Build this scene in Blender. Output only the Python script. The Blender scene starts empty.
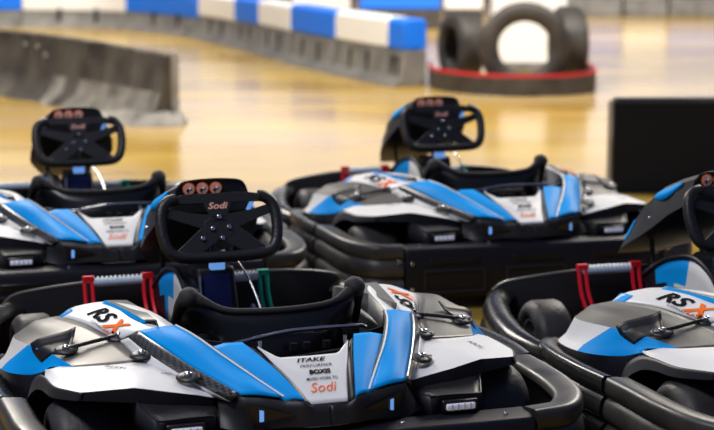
import bpy, bmesh, math, random
from mathutils import Vector, Matrix
from mathutils.bvhtree import BVHTree
random.seed(7)
C = bpy.context.scene.collection
D = bpy.data
PI = math.pi

# ------------------------------------------------------------------ camera
cam_d = D.cameras.new('camera'); cam = D.objects.new('camera', cam_d); C.objects.link(cam)
bpy.context.scene.camera = cam
cam.location = (0, 0, 1.6)
cam.rotation_euler = (math.radians(90 - 9.807), 0, 0)
cam_d.sensor_width = 36.0
cam_d.lens = 36.0 * 1696.1 / 714
cam_d.clip_start = 0.05; cam_d.clip_end = 200
cam_d.dof.use_dof = True
cam_d.dof.focus_distance = 4.95
cam_d.dof.aperture_fstop = 2.7

# ------------------------------------------------------------------ light
w = D.worlds.new('world'); bpy.context.scene.world = w; w.use_nodes = True
w.node_tree.nodes['Background'].inputs[0].default_value = (0.42, 0.52, 1.0, 1)
w.node_tree.nodes['Background'].inputs[1].default_value = 0.17

def area(name, loc, target, sx, sy, power, col):
    l = D.lights.new(name, 'AREA'); l.shape = 'RECTANGLE'; l.size = sx; l.size_y = sy
    l.energy = power; l.color = col
    o = D.objects.new(name, l); C.objects.link(o); o.location = loc
    d = Vector(target) - Vector(loc)
    o.rotation_euler = d.to_track_quat('-Z', 'Y').to_euler()
    return o
area('ceiling_light', (-3.2, 12.0, 4.8), (-1.0, 6.0, 0), 1.6, 4.0, 420, (1, .93, .82))
area('ceiling_light', (3.4, 12.0, 4.8), (1.0, 6.0, 0), 1.6, 4.0, 420, (1, .93, .82))
area('ceiling_light', (-2.6, 3.4, 5.0), (-.3, 5.2, 0), 2.4, 1.0, 170, (.95, .95, 1))
area('ceiling_light', (0, 14.5, 5.6), (0, 20.5, 0), 12, 2.5, 1250, (1, .95, .86))
area('ceiling_light', (1, 24, 6.0), (1, 28, 0), 14, 3.0, 1500, (1, .96, .9))
area('glare_backlight', (3, 38, 4.0), (1, 10, 0), 24, 4.0, 380, (1, .97, .93))  # added out-of-view backlight for floor glare and bright bumper rims

vs = bpy.context.scene.view_settings
vs.view_transform = 'Standard'; vs.look = 'None'; vs.gamma = 1; vs.use_curve_mapping = False
vs.exposure = 0.0

# ------------------------------------------------------------------ materials
def mat(name, col, rough=.5, metal=0., coat=0., noise=None, bump=None, spec=.5):
    m = D.materials.new(name); m.use_nodes = True; nt = m.node_tree
    b = nt.nodes['Principled BSDF']
    b.inputs['Base Color'].default_value = (*col, 1); b.inputs['Roughness'].default_value = rough
    b.inputs['Metallic'].default_value = metal; b.inputs['Coat Weight'].default_value = coat
    b.inputs['Coat Roughness'].default_value = .12
    b.inputs['Specular IOR Level'].default_value = spec
    tc = nt.nodes.new('ShaderNodeTexCoord')
    if noise:
        sc, amt = noise
        n = nt.nodes.new('ShaderNodeTexNoise'); n.inputs['Scale'].default_value = sc; n.inputs['Detail'].default_value = 6
        r = nt.nodes.new('ShaderNodeMapRange'); r.inputs[1].default_value = .3; r.inputs[2].default_value = .7
        r.inputs[3].default_value = 1 - amt; r.inputs[4].default_value = 1 + amt
        mx = nt.nodes.new('ShaderNodeVectorMath'); mx.operation = 'SCALE'; mx.inputs[0].default_value = col
        nt.links.new(tc.outputs['Object'], n.inputs['Vector']); nt.links.new(n.outputs[0], r.inputs[0])
        nt.links.new(r.outputs[0], mx.inputs['Scale']); nt.links.new(mx.outputs[0], b.inputs['Base Color'])
        r2 = nt.nodes.new('ShaderNodeMapRange'); r2.inputs[1].default_value = .3; r2.inputs[2].default_value = .7
        r2.inputs[3].default_value = rough * .8; r2.inputs[4].default_value = min(1, rough * 1.25)
        nt.links.new(n.outputs[0], r2.inputs[0]); nt.links.new(r2.outputs[0], b.inputs['Roughness'])
    if bump:
        sc, st = bump
        n = nt.nodes.new('ShaderNodeTexNoise'); n.inputs['Scale'].default_value = sc; n.inputs['Detail'].default_value = 4
        bp = nt.nodes.new('ShaderNodeBump'); bp.inputs['Strength'].default_value = st; bp.inputs['Distance'].default_value = .01
        nt.links.new(tc.outputs['Object'], n.inputs['Vector']); nt.links.new(n.outputs[0], bp.inputs['Height'])
        nt.links.new(bp.outputs[0], b.inputs['Normal'])
    return m
M = {}
M['bumper'] = mat('scuffed_black_plastic', (.018, .0175, .017), .26, spec=.38, noise=(9, .35), bump=(6, .12))
M['scuff_sheen'] = mat('scuffed_sheen_plastic', (.035, .033, .030), .40, noise=(9, .3))  # scuffed plastic; lighter grey also stands in for grazing backlight sheen
M['black'] = mat('black_plastic', (.010, .010, .015), .45, spec=.25)
M['satin'] = mat('satin_black', (.018, .018, .021), .46, spec=.35)
M['dark'] = mat('dark_shell', (.006, .006, .008), .3)
M['tyre'] = mat('tyre_rubber', (.035, .033, .032), .55, noise=(14, .4), bump=(60, .15))
M['trackrub'] = mat('track_tyre_rubber', (.05, .043, .037), .5, noise=(5, .4))
M['grey'] = mat('silver_grey_paint', (.125, .118, .105), .42, metal=.15, coat=.0, spec=.35, noise=(3, .06))
M['greyd'] = mat('dark_silver_paint', (.16, .155, .15), .35, metal=.4)
M['white'] = mat('white_gloss', (.78, .78, .77), .42, coat=.0, spec=.3)
M['blue'] = mat('blue_gloss', (.0, .33, .86), .5, coat=.0, spec=.07)
M['blued'] = mat('deep_blue_gloss', (.01, .15, .75), .22, coat=.5)
M['steel'] = mat('steel', (.6, .6, .62), .22, metal=1)
M['red'] = mat('red_anodised', (.85, .012, .03), .35, metal=.1)
M['green'] = mat('green_anodised', (.0, .55, .36), .35)
M['orange'] = mat('orange_print', (.95, .17, .02), .8, spec=.1)
M['salmon'] = mat('salmon_print', (1, .5, .38), .7, spec=.1)
M['ink'] = mat('black_print', (.01, .01, .012), .9, spec=.03)
M['grip'] = mat('grip_rubber', (.013, .013, .014), .42, bump=(90, .2))
M['foam'] = mat('seat_foam_rim', (.022, .021, .022), .75, bump=(120, .2))
M['navy'] = mat('navy_label', (.012, .02, .14), .3)
M['yell'] = mat('pale_spring', (.9, .9, .85), .35)
def carbon():
    m = mat('carbon_weave', (.02, .02, .022), .3, coat=.4); nt = m.node_tree; b = nt.nodes['Principled BSDF']
    tc = nt.nodes.new('ShaderNodeTexCoord'); ch = nt.nodes.new('ShaderNodeTexChecker'); ch.inputs['Scale'].default_value = 160
    ch.inputs['Color1'].default_value = (.012, .012, .013, 1); ch.inputs['Color2'].default_value = (.11, .11, .11, 1)
    nt.links.new(tc.outputs['Object'], ch.inputs['Vector']); nt.links.new(ch.outputs[0], b.inputs['Base Color'])
    return m
M['carbon'] = carbon()
def lamp_mat():
    m = mat('lit_lens', (.8, .82, .9), .2); nt = m.node_tree; b = nt.nodes['Principled BSDF']
    b.inputs['Emission Color'].default_value = (.72, .76, 1, 1); b.inputs['Emission Strength'].default_value = .16
    return m
M['lens'] = lamp_mat()
def screen_mat():
    m = mat('lit_display', (.1, .3, .8), .2); b = m.node_tree.nodes['Principled BSDF']
    b.inputs['Emission Color'].default_value = (.2, .45, 1, 1); b.inputs['Emission Strength'].default_value = .6
    return m
M['screen'] = screen_mat()

# ------------------------------------------------------------------ mesh helpers
def finish(name, bm, mats, parent=None, smooth=38, solid=0, bev=0, sub=0, props=None):
    bmesh.ops.remove_doubles(bm, verts=bm.verts, dist=1e-5)
    bmesh.ops.recalc_face_normals(bm, faces=bm.faces)
    me = D.meshes.new(name); bm.to_mesh(me); bm.free()
    if not isinstance(mats, (list, tuple)): mats = [mats]
    for m in mats: me.materials.append(m)
    for p in me.polygons: p.use_smooth = smooth > 0
    if smooth > 0: me.set_sharp_from_angle(angle=math.radians(smooth))
    o = D.objects.new(name, me); C.objects.link(o)
    if parent: o.parent = parent
    if solid:
        md = o.modifiers.new('thickness', 'SOLIDIFY'); md.thickness = solid; md.offset = 0
    if bev:
        md = o.modifiers.new('bevel', 'BEVEL'); md.width = bev; md.segments = 2; md.limit_method = 'ANGLE'
        md.angle_limit = math.radians(35)
    if props:
        for k, v in props.items(): o[k] = v
    return o

def crom(P, n, linear=False):
    P = [Vector(p) for p in P]
    if linear or len(P) == 2:
        dense = []
        for i in range(len(P) - 1):
            for k in range(20): dense.append(P[i].lerp(P[i+1], k / 20))
        dense.append(P[-1])
    else:
        dense = []
        Q = [P[0] * 2 - P[1]] + P + [P[-1] * 2 - P[-2]]
        for i in range(1, len(Q) - 2):
            a, b, c, d = Q[i-1:i+3]
            for k in range(20):
                t = k / 20
                dense.append(.5 * ((2*b) + (c-a)*t + (2*a-5*b+4*c-d)*t*t + (3*b-a-3*c+d)*t**3))
        dense.append(P[-1])
    L = [0]
    for i in range(1, len(dense)): L.append(L[-1] + (dense[i] - dense[i-1]).length)
    out = []; j = 0
    for k in range(n):
        s = L[-1] * k / (n - 1)
        while j < len(L) - 2 and L[j+1] < s: j += 1
        t = (s - L[j]) / max(1e-9, L[j+1] - L[j])
        out.append(dense[j].lerp(dense[j+1], min(1, max(0, t))))
    return out

def patch(bm, rails, n=16, m=3, s=1, mi=0, linear=False, smooth_across=False, matfn=None):
    """surface through the rails; s mirrors u"""
    R = [crom(r, n, linear) for r in rails]
    rows = []
    if smooth_across:
        cols = [crom([R[i][k] for i in range(len(R))], m * (len(R) - 1) + 1) for k in range(n)]
        rows = [[cols[k][j] for k in range(n)] for j in range(len(cols[0]))]
        band = lambda j: j // m
    else:
        for i in range(len(R) - 1):
            for q in range(m): rows.append([R[i][k].lerp(R[i+1][k], q / m) for k in range(n)])
        rows.append(R[-1])
        band = lambda j: j // m
    V = [[bm.verts.new((p.x * s, p.y, p.z)) for p in row] for row in rows]
    for j in range(len(V) - 1):
        for k in range(n - 1):
            try: f = bm.faces.new((V[j][k], V[j][k+1], V[j+1][k+1], V[j+1][k]))
            except ValueError: continue
            f.material_index = matfn(band(j), k / (n - 1)) if matfn else (mi[band(j)] if isinstance(mi, (list, tuple)) else mi)
    return V

def poly(bm, pts, s=1, mi=0):
    f = bm.faces.new([bm.verts.new((p[0] * s, p[1], p[2])) for p in pts]); f.material_index = mi; return f

def box(bm, c, size, rot=None, mi=0):
    r = bmesh.ops.create_cube(bm, size=1)
    mtx = Matrix.Translation(c) @ (rot.to_4x4() if rot else Matrix()) @ Matrix.Diagonal((*size, 1))
    bmesh.ops.transform(bm, matrix=mtx, verts=r['verts'])
    for v in r['verts']:
        for f in v.link_faces: f.material_index = mi

def hexa(bm, lo, hi, s=1, mi=0):
    """solid between two loops of equal length"""
    a = [bm.verts.new((p[0]*s, p[1], p[2])) for p in lo]; b = [bm.verts.new((p[0]*s, p[1], p[2])) for p in hi]
    fs = [bm.faces.new(a), bm.faces.new(b[::-1])]
    for i in range(len(a)):
        j = (i + 1) % len(a); fs.append(bm.faces.new((a[i], a[j], b[j], b[i])))
    for f in fs: f.material_index = mi

def tube(bm, pts, r, seg=10, closed=False, mi=0, n=None, s=1, caps=True, linear=False):
    P = [Vector((p[0]*s, p[1], p[2])) for p in pts]
    if n:
        if closed: P = crom(P + [P[0]], n + 1)[:-1]
        else: P = crom(P, n, linear)
    N = len(P); rings = []; up = None
    for i, p in enumerate(P):
        if closed: t = P[(i+1) % N] - P[i-1]
        else: t = P[min(N-1, i+1)] - P[max(0, i-1)]
        t.normalize()
        if up is None:
            up = t.orthogonal()
        up = (up - t * up.dot(t)).normalized()
        sd = t.cross(up)
        rr = r(i / (N - 1)) if callable(r) else r
        rings.append([bm.verts.new(p + (up * math.cos(2*PI*k/seg) + sd * math.sin(2*PI*k/seg)) * rr) for k in range(seg)])
    for i in range(N if closed else N - 1):
        A, B = rings[i], rings[(i+1) % N]
        off = 0
        if closed and i == N - 1:
            off = min(range(seg), key=lambda o: (B[o].co - A[0].co).length)
        for k in range(seg):
            f = bm.faces.new((A[k], A[(k+1) % seg], B[(k+1+off) % seg], B[(k+off) % seg])); f.material_index = mi
    if caps and not closed:
        for R_ in (rings[0], rings[-1]):
            f = bm.faces.new(R_); f.material_index = mi

def lathe(bm, prof, c, axis='X', seg=32, mi=0, s=1):
    """prof: (axial, radius) closed loop"""
    rings = []
    for k in range(seg):
        a = 2 * PI * k / seg; ring = []
        for (x, r) in prof:
            if axis == 'X': v = (c[0] + x * s, c[1] + r * math.cos(a), c[2] + r * math.sin(a))
            elif axis == 'Y': v = (c[0] + r * math.cos(a), c[1] + x, c[2] + r * math.sin(a))
            else: v = (c[0] + r * math.cos(a), c[1] + r * math.sin(a), c[2] + x)
            ring.append(bm.verts.new(v))
        rings.append(ring)
    n = len(prof)
    for k in range(seg):
        A, B = rings[k], rings[(k+1) % seg]
        for i in range(n):
            j = (i + 1) % n
            try: f = bm.faces.new((A[i], A[j], B[j], B[i])); f.material_index = mi
            except ValueError: pass

def sweep(bm, path, prof, n=60, s=1, mi=0, zref=.29, caps=True):
    """path (u,v,topheight) ; prof (outward offset, height); path runs so that outside is on the right-hand for s=1"""
    P = crom(path, n)
    rings = []
    for i, p in enumerate(P):
        t = P[min(n-1, i+1)] - P[max(0, i-1)]; t.z = 0; t.normalize()
        out = Vector((t.y, -t.x, 0))
        k = p.z / zref
        rings.append([bm.verts.new(((p.x + out.x * o) * s, p.y + out.y * o, .03 + (z - .03) * (p.z - .03) / (zref - .03))) for o, z in prof])
    m = len(prof)
    for i in range(n - 1):
        for j in range(m):
            q = (j + 1) % m
            f = bm.faces.new((rings[i][j], rings[i][q], rings[i+1][q], rings[i+1][j])); f.material_index = mi
    if caps:
        bm.faces.new(rings[0]); bm.faces.new(rings[-1])

_tcache = {}
def text_geo(txt, shear=0., bold=0.):
    cu = D.curves.new('lettering', 'FONT'); cu.body = txt; cu.shear = shear; cu.offset = bold; cu.resolution_u = 3
    o = D.objects.new('lettering', cu); C.objects.link(o)
    dg = bpy.context.evaluated_depsgraph_get(); dg.update()
    me = o.evaluated_get(dg).to_mesh()
    vs_ = [v.co.copy() for v in me.vertices]; fs = [list(p.vertices) for p in me.polygons]
    o.evaluated_get(dg).to_mesh_clear(); D.objects.remove(o); D.curves.remove(cu)
    x0 = min(v.x for v in vs_); x1 = max(v.x for v in vs_); y0 = min(v.y for v in vs_); y1 = max(v.y for v in vs_)
    return [((v.x - x0) / (x1 - x0), (v.y - y0) / (y1 - y0)) for v in vs_], fs

def put_text(bm, txt, quad, bvh=None, cast=Vector((0, 0, -1)), lift=.0045, mi=0, **kw):
    """quad: BL, BR, TR, TL"""
    vs_, fs = text_geo(txt, **kw)
    BL, BR, TR, TL = [Vector(q) for q in quad]
    tb = bmesh.new(); tv = [tb.verts.new((x, y, 0)) for x, y in vs_]
    for f in fs:
        try: tb.faces.new([tv[i] for i in f])
        except ValueError: pass
    bmesh.ops.remove_doubles(tb, verts=tb.verts, dist=1e-5)
    bmesh.ops.triangulate(tb, faces=tb.faces)
    if bvh and (BR - BL).length > .1:
        for _ in range(2):
            bmesh.ops.subdivide_edges(tb, edges=[e for e in tb.edges if e.calc_length() > .06], cuts=1)
            bmesh.ops.triangulate(tb, faces=tb.faces)
    mp = {}
    for v in tb.verts:
        x, y = v.co.x, v.co.y
        p = BL.lerp(BR, x).lerp(TL.lerp(TR, x), y)
        if bvh:
            h = bvh.ray_cast(p - cast * .15, cast, .4)
            if h[0] is not None: p = h[0]
        mp[v] = bm.verts.new(p - cast * lift)
    for f in tb.faces:
        fc = bm.faces.new([mp[v] for v in f.verts]); fc.material_index = mi
    tb.free()

def tree_of(bms):
    return BVHTree.FromBMesh(bms)
def empty(name, loc=(0, 0, 0), rz=0, parent=None, **props):
    o = D.objects.new(name, None); C.objects.link(o); o.location = loc; o.rotation_euler = (0, 0, rz)
    o.empty_display_size = .2
    if parent: o.parent = parent
    for k, v in props.items(): o[k] = v
    return o
def copy_tree(o, parent=None):
    c = o.copy(); C.objects.link(c)
    if parent: c.parent = parent
    for ch in list(o.children): copy_tree(ch, c)
    return c

# ================================================================== SETTING
def floor_mat():
    m = mat('polished_track_floor', (.62, .40, .12), .22); nt = m.node_tree; b = nt.nodes['Principled BSDF']
    tc = nt.nodes.new('ShaderNodeTexCoord'); mp = nt.nodes.new('ShaderNodeMapping'); mp.inputs['Scale'].default_value = (.35, .9, 1)
    n = nt.nodes.new('ShaderNodeTexNoise'); n.inputs['Scale'].default_value = 1.3; n.inputs['Detail'].default_value = 5
    cr = nt.nodes.new('ShaderNodeValToRGB')
    cr.color_ramp.elements[0].position = .32; cr.color_ramp.elements[0].color = (.36, .205, .02, 1)
    cr.color_ramp.elements[1].position = .68; cr.color_ramp.elements[1].color = (.56, .37, .07, 1)
    nt.links.new(tc.outputs['Object'], mp.inputs[0]); nt.links.new(mp.outputs[0], n.inputs['Vector'])
    nt.links.new(n.outputs[0], cr.inputs[0]); n3 = nt.nodes.new('ShaderNodeTexNoise'); n3.inputs['Scale'].default_value = .55; n3.inputs['Detail'].default_value = 4; nt.links.new(mp.outputs[0], n3.inputs['Vector'])
    r3 = nt.nodes.new('ShaderNodeMapRange'); r3.inputs[1].default_value = .48; r3.inputs[2].default_value = .68; r3.inputs[4].default_value = .55
    mx = nt.nodes.new('ShaderNodeMix'); mx.data_type = 'RGBA'; mx.inputs[7].default_value = (.55, .40, .24, 1)
    nt.links.new(n3.outputs[0], r3.inputs[0]); nt.links.new(r3.outputs[0], mx.inputs[0]); nt.links.new(cr.outputs[0], mx.inputs[6])
    nt.links.new(mx.outputs[2], b.inputs['Base Color'])
    r = nt.nodes.new('ShaderNodeMapRange'); r.inputs[3].default_value = .13; r.inputs[4].default_value = .26; b.inputs['Specular IOR Level'].default_value = .48
    nt.links.new(n.outputs[0], r.inputs[0]); nt.links.new(r.outputs[0], b.inputs['Roughness'])
    n2 = nt.nodes.new('ShaderNodeTexNoise'); n2.inputs['Scale'].default_value = 3.5
    bp = nt.nodes.new('ShaderNodeBump'); bp.inputs['Strength'].default_value = .12; bp.inputs['Distance'].default_value = .02
    nt.links.new(tc.outputs['Object'], n2.inputs['Vector']); nt.links.new(n2.outputs[0], bp.inputs['Height'])
    nt.links.new(bp.outputs[0], b.inputs['Normal'])
    return m
bm = bmesh.new(); box(bm, (0, 18, -.05), (44, 52, .1))
fl = finish('floor', bm, floor_mat(), smooth=0, props={'kind': 'structure'})

# ---- blue and white topped track barrier, one segment after another
M['plB'] = mat('barrier_blue', (.004, .18, .88), .5); M['plW'] = mat('barrier_white', (.9, .89, .86), .5)
M['base'] = mat('barrier_grey_rubber', (.17, .163, .15), .6, noise=(4, .35)); M['lines'] = mat('scuffed_grey', (.34, .33, .31), .55, noise=(6, .3))
def proj_ground(x, y, h=0):
    return x, y
BP = [(-6.44, 26.29), (-5.51, 26.29), (-4.56, 26.17), (-3.76, 25.92), (-2.98, 25.09), (-2.18, 23.67), (-1.36, 21.53), (-0.65, 19.38), (-0.07, 17.85), (0.42, 16.74), (0.56, 16.44)]
dense = crom([(x, y, 0) for x, y in BP], 700)
CAMF = 1696.1; PIT = math.radians(9.807)
def xpix(p):   # image column of a place, used to find where the colour changes fall along the barrier
    d = p.y * math.cos(PIT) + 1.25 * math.sin(PIT); return 357 + CAMF * p.x / d
cuts = [-60, 21, 125, 198, 234, 258, 290, 335, 387, 404]
names = ['B', 'W', 'B', 'W', 'B', 'W', 'B', 'W', 'B']
where = ['nearest the left edge', 'long and white, behind the dark rubber wall', 'long and blue, left of centre', 'short and white, in the bend',
         'short and blue, in the bend', 'white, right after the short blue one', 'blue, in the middle of the straight',
         'white, second from the tyres', 'blue, last one before the tyres']
for i in range(9):
    seg = [p for p in dense if cuts[i] <= xpix(p) <= cuts[i+1]]
    if len(seg) < 2: continue
    nxt = [p for p in dense if xpix(p) > cuts[i+1]]
    if nxt: seg = seg + [nxt[0]]
    t = empty('track_barrier', seg[0], label='%s topped track barrier segment, %s' % ('blue' if names[i] == 'B' else 'white', where[i]),
              category='barrier', group='track barrier segments')
    P = [p - seg[0] for p in seg]; h0 = (.26, .26, .27, .32, .34, .35, .365, .365, .36)[i]
    def strip(prof, gap):
        b_ = bmesh.new(); pts = crom(P, 14); pts[-1] = pts[-1].lerp(pts[-2], gap)
        rings = []
        for k, p in enumerate(pts):
            tg = (pts[min(13, k+1)] - pts[max(0, k-1)]).normalized(); nn = Vector((-tg.y, tg.x, 0))
            rings.append([b_.verts.new((p.x + nn.x * a, p.y + nn.y * a, z)) for a, z in prof])
        for k in range(13):
            for j in range(len(prof)):
                q = (j + 1) % len(prof); b_.faces.new((rings[k][j], rings[k][q], rings[k+1][q], rings[k+1][j]))
        b_.faces.new(rings[0]); b_.faces.new(rings[-1]); return b_
    finish('rubber_base', strip([(-.12, 0), (-.03, .10), (0, h0 - .01), (.25, h0 - .01), (.25, 0)], .15), M['base'], t, bev=.01)
    finish('coloured_top', strip([(.0, h0), (.0, h0 + .27), (.04, h0 + .30), (.22, h0 + .30), (.25, h0 + .27), (.25, h0)], .12), M['plB' if names[i] == 'B' else 'plW'], t, bev=.015)
    # joints of the rubber mats
    for q in range(1, 3):
        b_ = bmesh.new(); p = crom(P, 13)[q * 4]; box(b_, (p.x, p.y - .03, .16), (.05, .05, .27))
        finish('mat_joint', b_, M['bumper'], t)

# ---- far barriers
def block(name, x, y, sx, sy, z0, z1, m, rz=0, base='base', **kw):
    t = empty(name, (x, y, 0), rz, **kw)
    b_ = bmesh.new(); box(b_, (0, 0, z0 / 2), (sx * .985, sy, z0)); finish('rubber_base', b_, M[base], t, bev=.02)
    b_ = bmesh.new(); box(b_, (0, 0, (z0 + z1) / 2 + .005), (sx * .985, sy * .9, z1 - z0 - .01)); finish('coloured_top', b_, m, t, bev=.03)
    return t
far = [(2.9, 'W', 1.1), (4.0, 'B', 1.1), (4.95, 'W', .75), (5.9, 'B', 1.1), (7.0, 'W', 1.0)]
fl_lab = {2.9: 'far white barrier segment right of the white block', 4.0: 'far blue barrier segment right of the tyres', 4.95: 'far white barrier segment at the top edge',
          5.9: 'far blue barrier segment near the right edge', 7.0: 'far white barrier segment at the right edge'}
for i, (x, c, sx) in enumerate(far):
    block('track_barrier', x, 29.5 - .02 * i, sx, .5, .32, .75, M['plB' if c == 'B' else 'plW'], label=fl_lab[x], category='barrier', group='far barrier segments')
far2 = [(-.5, 'W', .8, 24.2, 'far white barrier segment behind the bend'), (.66, 'B', 1.25, 26.0, 'far blue barrier segment behind the last straight'), (1.62, 'W', .6, 26.0, 'short far white barrier segment beside the white block')]
for x, c, sx, y, lab in far2:
    block('track_barrier', x, y, sx, .4, .28, .72 if c == 'B' else .66, M['plB' if c == 'B' else 'plW'], rz=-.05, base='trackrub', label=lab, category='barrier', group='barrier segments behind the bend')
# tall white block behind the tyres
t = empty('barrier_block', (1.87, 18.6, 0), 0, label='tall plain white barrier block behind the standing tyres', category='barrier')
b_ = bmesh.new(); box(b_, (0, 0, .52), (.80, .4, 1.04)); finish('block_body', b_, M['plW'], t, bev=.04)
b_ = bmesh.new(); box(b_, (0, -.21, .05), (.8, .03, .1)); finish('kick_strip', b_, M['base'], t, bev=.01)

# ---- dark rubber wall on the left
M['wallrub'] = mat('dark_rubber_sheet', (.085, .076, .062), .5, noise=(3, .5))
M['mud'] = mat('scuffed_light_rubber', (.20, .185, .16), .6, noise=(5, .5))
WP = [(-6.5, 17.0, 0), (-4.6, 16.6, 0), (-3.35, 16.0, 0), (-2.45, 15.0, 0), (-1.52, 13.6, 0)]
t = empty('rubber_wall', (-1.52, 13.6, 0), label='low curved dark rubber sheet wall with scuffed flaps at its foot', category='barrier')
pts = crom(WP, 90); off = Vector((-1.52, 13.6, 0))
bm = bmesh.new(); rings = []
for k, p in enumerate(pts):
    tg = (pts[min(89, k+1)] - pts[max(0, k-1)]).normalized(); nn = Vector((-tg.y, tg.x, 0))
    hh_ = .55 + .09 * (1 - k / 89) ** .8
    wv = .018 * math.sin(k * .9) + .012 * math.sin(k * 2.3); fr = .05 + .05 * math.sin(k * .37) ** 2
    prof = [(-.16 - fr + wv, 0.0), (-.10 + wv, .10), (-.04 + wv, .24), (wv, hh_ - .01), (.04, hh_), (.1, hh_ - .01), (.1, 0)]
    rings.append([bm.verts.new((p.x - off.x + nn.x * a, p.y - off.y + nn.y * a, z)) for a, z in prof])
for k in range(89):
    for j in range(7):
        q = (j + 1) % 7; f = bm.faces.new((rings[k][j], rings[k][q], rings[k+1][q], rings[k+1][j]))
        f.material_index = 1 if j <= 1 and k > 62 + 8 * math.sin(k * .9) else 0
bm.faces.new(rings[0]); bm.faces.new(rings[-1])
finish('rubber_sheet', bm, [M['wallrub'], M['mud']], t)
bm = bmesh.new()
for k, (dx, dy, sx, r_) in enumerate([(-.10, -.12, .34, .3), (-.42, -.02, .4, -.2), (.04, -.08, .24, .5)]):
    hexa(bm, [(dx - sx/2, dy - .14, 0), (dx + sx/2, dy - .14, 0), (dx + sx/2, dy + .1, 0), (dx - sx/2, dy + .1, 0)],
         [(dx - sx/2 + .02, dy - .1, .02), (dx + sx/2 - .02, dy - .1, .03), (dx + sx/2 - .06, dy + .07, .11), (dx - sx/2 + .06, dy + .07, .09)])
finish('foot_flap', bm, M['mud'], t, bev=.01)
bm = bmesh.new(); box(bm, (.05, .03, .29), (.05, .05, .58)); finish('end_post', bm, M['lines'], t, bev=.008)
for (u_, z_) in [(10, .42), (20, .48), (30, .47), (37, .40)]:
    k = int(45 + u_ * .35); p = pts[k]; bm = bmesh.new()
    bmesh.ops.create_uvsphere(bm, u_segments=10, v_segments=6, radius=.022, matrix=Matrix.Translation((p.x - off.x - .01, p.y - off.y - .01, z_)))
    finish('bolt', bm, M['lines'], t)

# ---- tyres held by a rubber band
def tyre(name, loc, rot, R, r, wdt, **props):
    b_ = bmesh.new(); h = wdt / 2
    prof = [(-h*.75, r), (-h*.98, r + .03), (-h, (R + r)/2), (-h*.95, R - .05), (-h*.78, R - .012), (-h*.6, R), (h*.6, R), (h*.78, R - .012), (h*.95, R - .05), (h, (R+r)/2), (h*.98, r + .03), (h*.75, r),
            (h*.7, r + .02), (h*.8, (R + r)/2), (h*.6, R - .03), (-h*.6, R - .03), (-h*.8, (R+r)/2), (-h*.7, r + .02)]
    lathe(b_, prof, (0, 0, 0), 'X', 48)
    o = finish(name, b_, M['trackrub'], smooth=50, props=props); o.location = loc; o.rotation_euler = rot
    tb = bmesh.new()
    for k in (-.5, -.17, .17, .5):
        lathe(tb, [(h*k - .008, R - .004), (h*k + .008, R - .004), (h*k + .006, R + .006), (h*k - .006, R + .006)], (0, 0, 0), 'X', 48)
    tr = finish('tread_rib', tb, M['trackrub'], o)
    return o
tyre('track_tyre', (1.59, 16.12, .425), (0, 0, math.radians(84)), .425, .25, .2, label='large upright tyre seen face on with open hole above the band', category='tyre', group='tyres behind the band')
tyre('track_tyre', (1.03, 16.9, .37), (0, 0, math.radians(20)), .37, .2, .25, label='upright tyre seen from its tread left of the face on tyre', category='tyre', group='tyres behind the band')
tyre('track_tyre', (2.09, 16.85, .39), (0, 0, math.radians(7)), .39, .22, .27, label='upright tyre half hidden right of the face on tyre', category='tyre', group='tyres behind the band')
bandP = [(.72, 17.2, 0), (.76, 16.4, 0), (1.12, 15.85, 0), (1.55, 15.68, 0), (1.98, 15.8, 0), (2.25, 16.1, 0), (2.33, 16.6, 0), (2.34, 17.2, 0)]
t = empty('rubber_band', (1.5, 16.3, 0), label='curved black rubber band with red top stripe around the tyres', category='barrier')
def ring_strip(path, z0, z1, th, n=70):
    b_ = bmesh.new(); P = crom(path, n); rings = []
    for k, p in enumerate(P):
        tg = (P[min(n-1, k+1)] - P[max(0, k-1)]).normalized(); nn = Vector((tg.y, -tg.x, 0))
        q = p - Vector((1.5, 16.3, 0))
        rings.append([b_.verts.new((q.x + nn.x*a, q.y + nn.y*a, z)) for a, z in ((0, z0), (0, z1), (-th, z1), (-th, z0))])
    for k in range(n - 1):
        for j in range(4):
            q = (j+1) % 4; b_.faces.new((rings[k][j], rings[k][q], rings[k+1][q], rings[k+1][j]))
    b_.faces.new(rings[0]); b_.faces.new(rings[-1])
    return b_
finish('band_body', ring_strip(bandP, 0.004, .175, .03), M['trackrub'], t)
M['redr'] = mat('red_rubber_edge', (.55, .02, .03), .45)
finish('red_stripe', ring_strip(bandP, .175, .205, .032), M['redr'], t)

# ---- black box at right
t = empty('black_panel_box', (2.35, 10.12, 0), math.radians(2.5), label='black upright box standing on the floor at the right edge', category='box')
bm = bmesh.new(); box(bm, (0, 0, .275), (1.66, .14, .55)); finish('box_body', bm, mat('black_board', (.014, .0155, .018), .8, noise=(4, .3), spec=.2), t, bev=.012)
bm = bmesh.new(); box(bm, (-.835, 0, .275), (.012, .13, .54)); finish('side_edge', bm, M['mud'], t, bev=.003)
bm = bmesh.new(); box(bm, (0, 0, .556), (1.62, .1, .02)); finish('top_lid', bm, M['satin'], t, bev=.004)

# ================================================================== KART
def screw(parent, c, d, r=.011, name='screw', m=None):
    b_ = bmesh.new()
    q = Vector(d).to_track_quat('Z', 'Y').to_matrix().to_4x4()
    bmesh.ops.create_cone(b_, cap_ends=True, segments=14, radius1=r, radius2=r * .75, depth=.008, matrix=Matrix.Translation(c) @ q)
    return finish(name, b_, m or M['steel'], parent, bev=.0015)

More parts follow.
